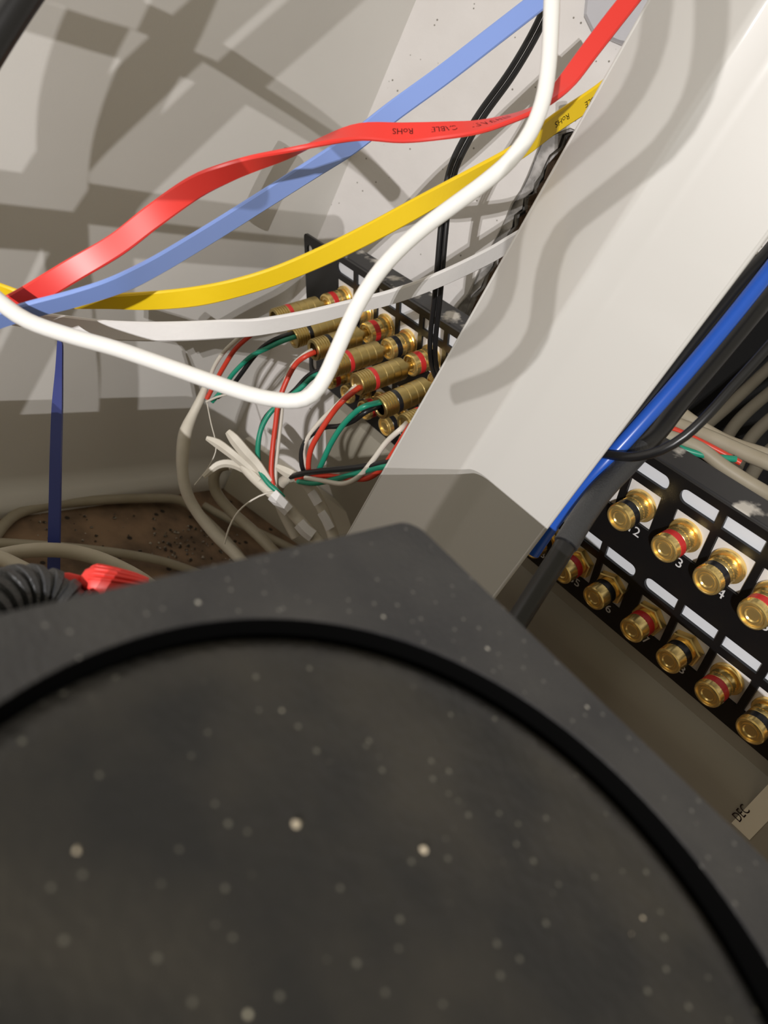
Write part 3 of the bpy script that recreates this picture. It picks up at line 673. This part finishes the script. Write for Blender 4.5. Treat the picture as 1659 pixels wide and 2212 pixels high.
shaped('tab', [(-10.5, 2.0, .6, -1.2), (-9.5, 2.8, 1.4, -1.0), (-6, 2.9, 1.8, -.5), (-3, 2.3, 1.7, 0), (-.5, 1.2, 1.1, .2)], M['redp'], rc_, e=.35)
# black corrugated sleeve
cs = [tuple(P(*p)) for p in ((-80, 1370, 150), (-20, 1310, 158), (40, 1283, 165), (100, 1290, 170), (160, 1330, 172))]
path = smoothpath(cs, .45); path = [(*p[:3], 6.2+(.55 if math.sin(i*.9) > 0 else -.45)) for i, p in enumerate(path)]
V, F = tube_mesh(path, 6, 24); tag(mesh('corrugated_sleeve', V, F, M['blackg'], None), 'black corrugated cable sleeve at the left frame edge beside the red plug', 'sleeve')
# floor debris
V = []; F = []
dp = [random.choice([(random.uniform(330, 520), random.uniform(1140, 1215)), (random.uniform(60, 480), random.uniform(1110, 1200))]) for _ in range(150)]
for u, v in dp:
    c = Vector(FZ(u, v, .6)); r = random.uniform(.4, 1.7); b = len(V)
    V += [c+Vector((random.uniform(.6, 1)*r*dx, random.uniform(.6, 1)*r*dy, random.uniform(.4, 1)*r*dz)) for dx, dy, dz in ((1, 0, 0), (0, 1, 0), (-1, 0, 0), (0, -1, 0), (0, 0, 1), (0, 0, -.5))]
    F += [tuple(b+i for i in f) for f in ((0, 1, 4), (1, 2, 4), (2, 3, 4), (3, 0, 4), (1, 0, 5), (2, 1, 5), (3, 2, 5), (0, 3, 5))]
db = mesh('debris', V, F, mat('floor_crumbs', (.05, .04, .03), .9, col2=(.45, .40, .33), nscale=260, nfac=1, lo=.48, hi=.6), smooth=False)
tag(db, 'scattered crumbs and grit on the brown floor', 'debris'); db['kind'] = 'stuff'
# label tape on the blank panel
tl = thing('label_tape', 'cream printed label tape stuck below the black panel at the right frame edge', 'label', P(1620, 1770, 150))
def Pb(u, v, z=3.9):     # hit the blank panel face
    inv = (PM @ Matrix.Translation((0, -.002, 0))).inverted(); o = inv @ (Vector((0, 0, LIFT))*MM); e = inv @ ((Vector((0, 0, LIFT))+ray(u, v)*100)*MM)
    d = e-o; t = (z*MM-o.z)/d.z; q = o+d*t; return (PM @ Matrix.Translation((0, -.002, 0))) @ q/MM
c4 = [Pb(1580, 1778), Pb(1619, 1815), Pb(1740, 1690), Pb(1701, 1650)]
c4b = [Pb(1580, 1778, 3.55), Pb(1619, 1815, 3.55), Pb(1740, 1690, 3.55), Pb(1701, 1650, 3.55)]
mesh('tape', c4+c4b, [(0, 1, 2, 3), (7, 6, 5, 4), (0, 4, 5, 1), (1, 5, 6, 2), (2, 6, 7, 3), (3, 7, 4, 0)], M['tape'], tl, smooth=False, org=Vector(tl.location)/MM)
tvs, tf = text_mesh('DEC', 5.6); ex = (c4[3]-c4[0]).normalized(); ey = (c4[0]-c4[1]).normalized(); nz = ex.cross(ey)
base = c4[0]+ex*9.5-ey*.2; cc = base
if nz.dot(Vector((0, 0, LIFT))-base) < 0: nz = -nz
mesh('printed_text', [cc+ex*v.x+ey*v.y+nz*.08 for v in tvs], tf, M['blackink'], tl, smooth=False, org=Vector(tl.location)/MM)
# clear plastic cover on the wall at the top
cv = [onback(u, v) for u, v in ((1268, -30), (1262, 35), (1280, 72), (1345, 100), (1400, 110), (1440, -30))]
V = []; n = len(cv)
for o_, g in ((.6, 1.0), (4, .96), (6, .85)):
    cm = sum(cv, Vector())/n; V += [cm+(p-cm)*g+BN*o_ for p in cv]
F = []
for l in range(2):
    for i in range(n): F.append((l*n+i, l*n+(i+1) % n, (l+1)*n+(i+1) % n, (l+1)*n+i))
F += [tuple(range(n))[::-1], tuple(range(2*n, 3*n))]
tag(mesh('plastic_cover', V, F, M['plast'], smooth=False), 'translucent plastic cover on the wall behind the red cable', 'cover')

# ------------------------------------------------------------------ unseen cable loops added near lamps, shaped to throw curves on the left wall
L0 = Vector((LA[0]+LB[0], LA[1]+LB[1], LA[2]+LB[2]))/2; L0.z += LIFT
def shade(pts, t, r, label):
    wps = []
    for u, v in pts:
        q = onx(u, v, XW); wps.append(tuple(L0+(q-L0)*t))
    tag(cable('power_cable', wps, r, M['blackc'], world=True, step=1.5), label, 'cable')
shade([(420, -260), (345, -60), (300, 40), (240, 160), (200, 290), (190, 420), (192, 560), (205, 700), (215, 860), (190, 1100)], .33, 2.5, 'unseen black cable loop added behind the viewpoint to cast the curved shadow')
shade([(900, -260), (640, -30), (480, 110), (330, 250), (200, 380), (110, 520), (50, 640), (-80, 900)], .33, 2.4, 'unseen black cable added to cast the diagonal shadow on the left wall')
shade([(-300, -130), (0, -30), (150, 20), (280, 60), (450, 130), (600, 220), (760, 330), (900, 470)], .33, 1.7, 'unseen thin black cable added to cast the thin falling shadow')
shade([(-300, 420), (0, 452), (200, 474), (420, 500), (650, 522), (760, 530)], .33, 2.7, 'unseen black cable added to cast the broad level shadow on the left wall')

V = []; F = []; box(V, F, -60, 70, -200, -92, 30-LIFT+LIFT-30, LIFT-45)  # added box, out of view, only there to shade the lower left wall
eb = mesh('shade_blocker', V, F, M['black'], smooth=False); md = eb.modifiers.new('b', 'BEVEL'); md.width = .002; md.segments = 2
tag(eb, 'unseen black box added below the viewpoint to shade the lower left wall', 'light blocker')

def shade_d(pts, d0, t, r, label):  # added unseen cable, shaped by the shadow it throws on the rail
    wps = []
    for u, v in pts:
        q = ray(u, v); q = q*(d0/q.y); q = Vector((q.x, q.y, q.z+LIFT)); wps.append(tuple(L0+(q-L0)*t))
    tag(cable('power_cable', wps, r, M['blackc'], world=True, step=1.5), label, 'cable')
shade_d([(1490, -160), (1480, 40), (1450, 170), (1380, 280), (1270, 370), (1175, 450), (1140, 540), (1120, 680), (1050, 765), (940, 810)], 203, .33, 1.25, 'unseen black cable added to cast the winding shadow on the white rail')
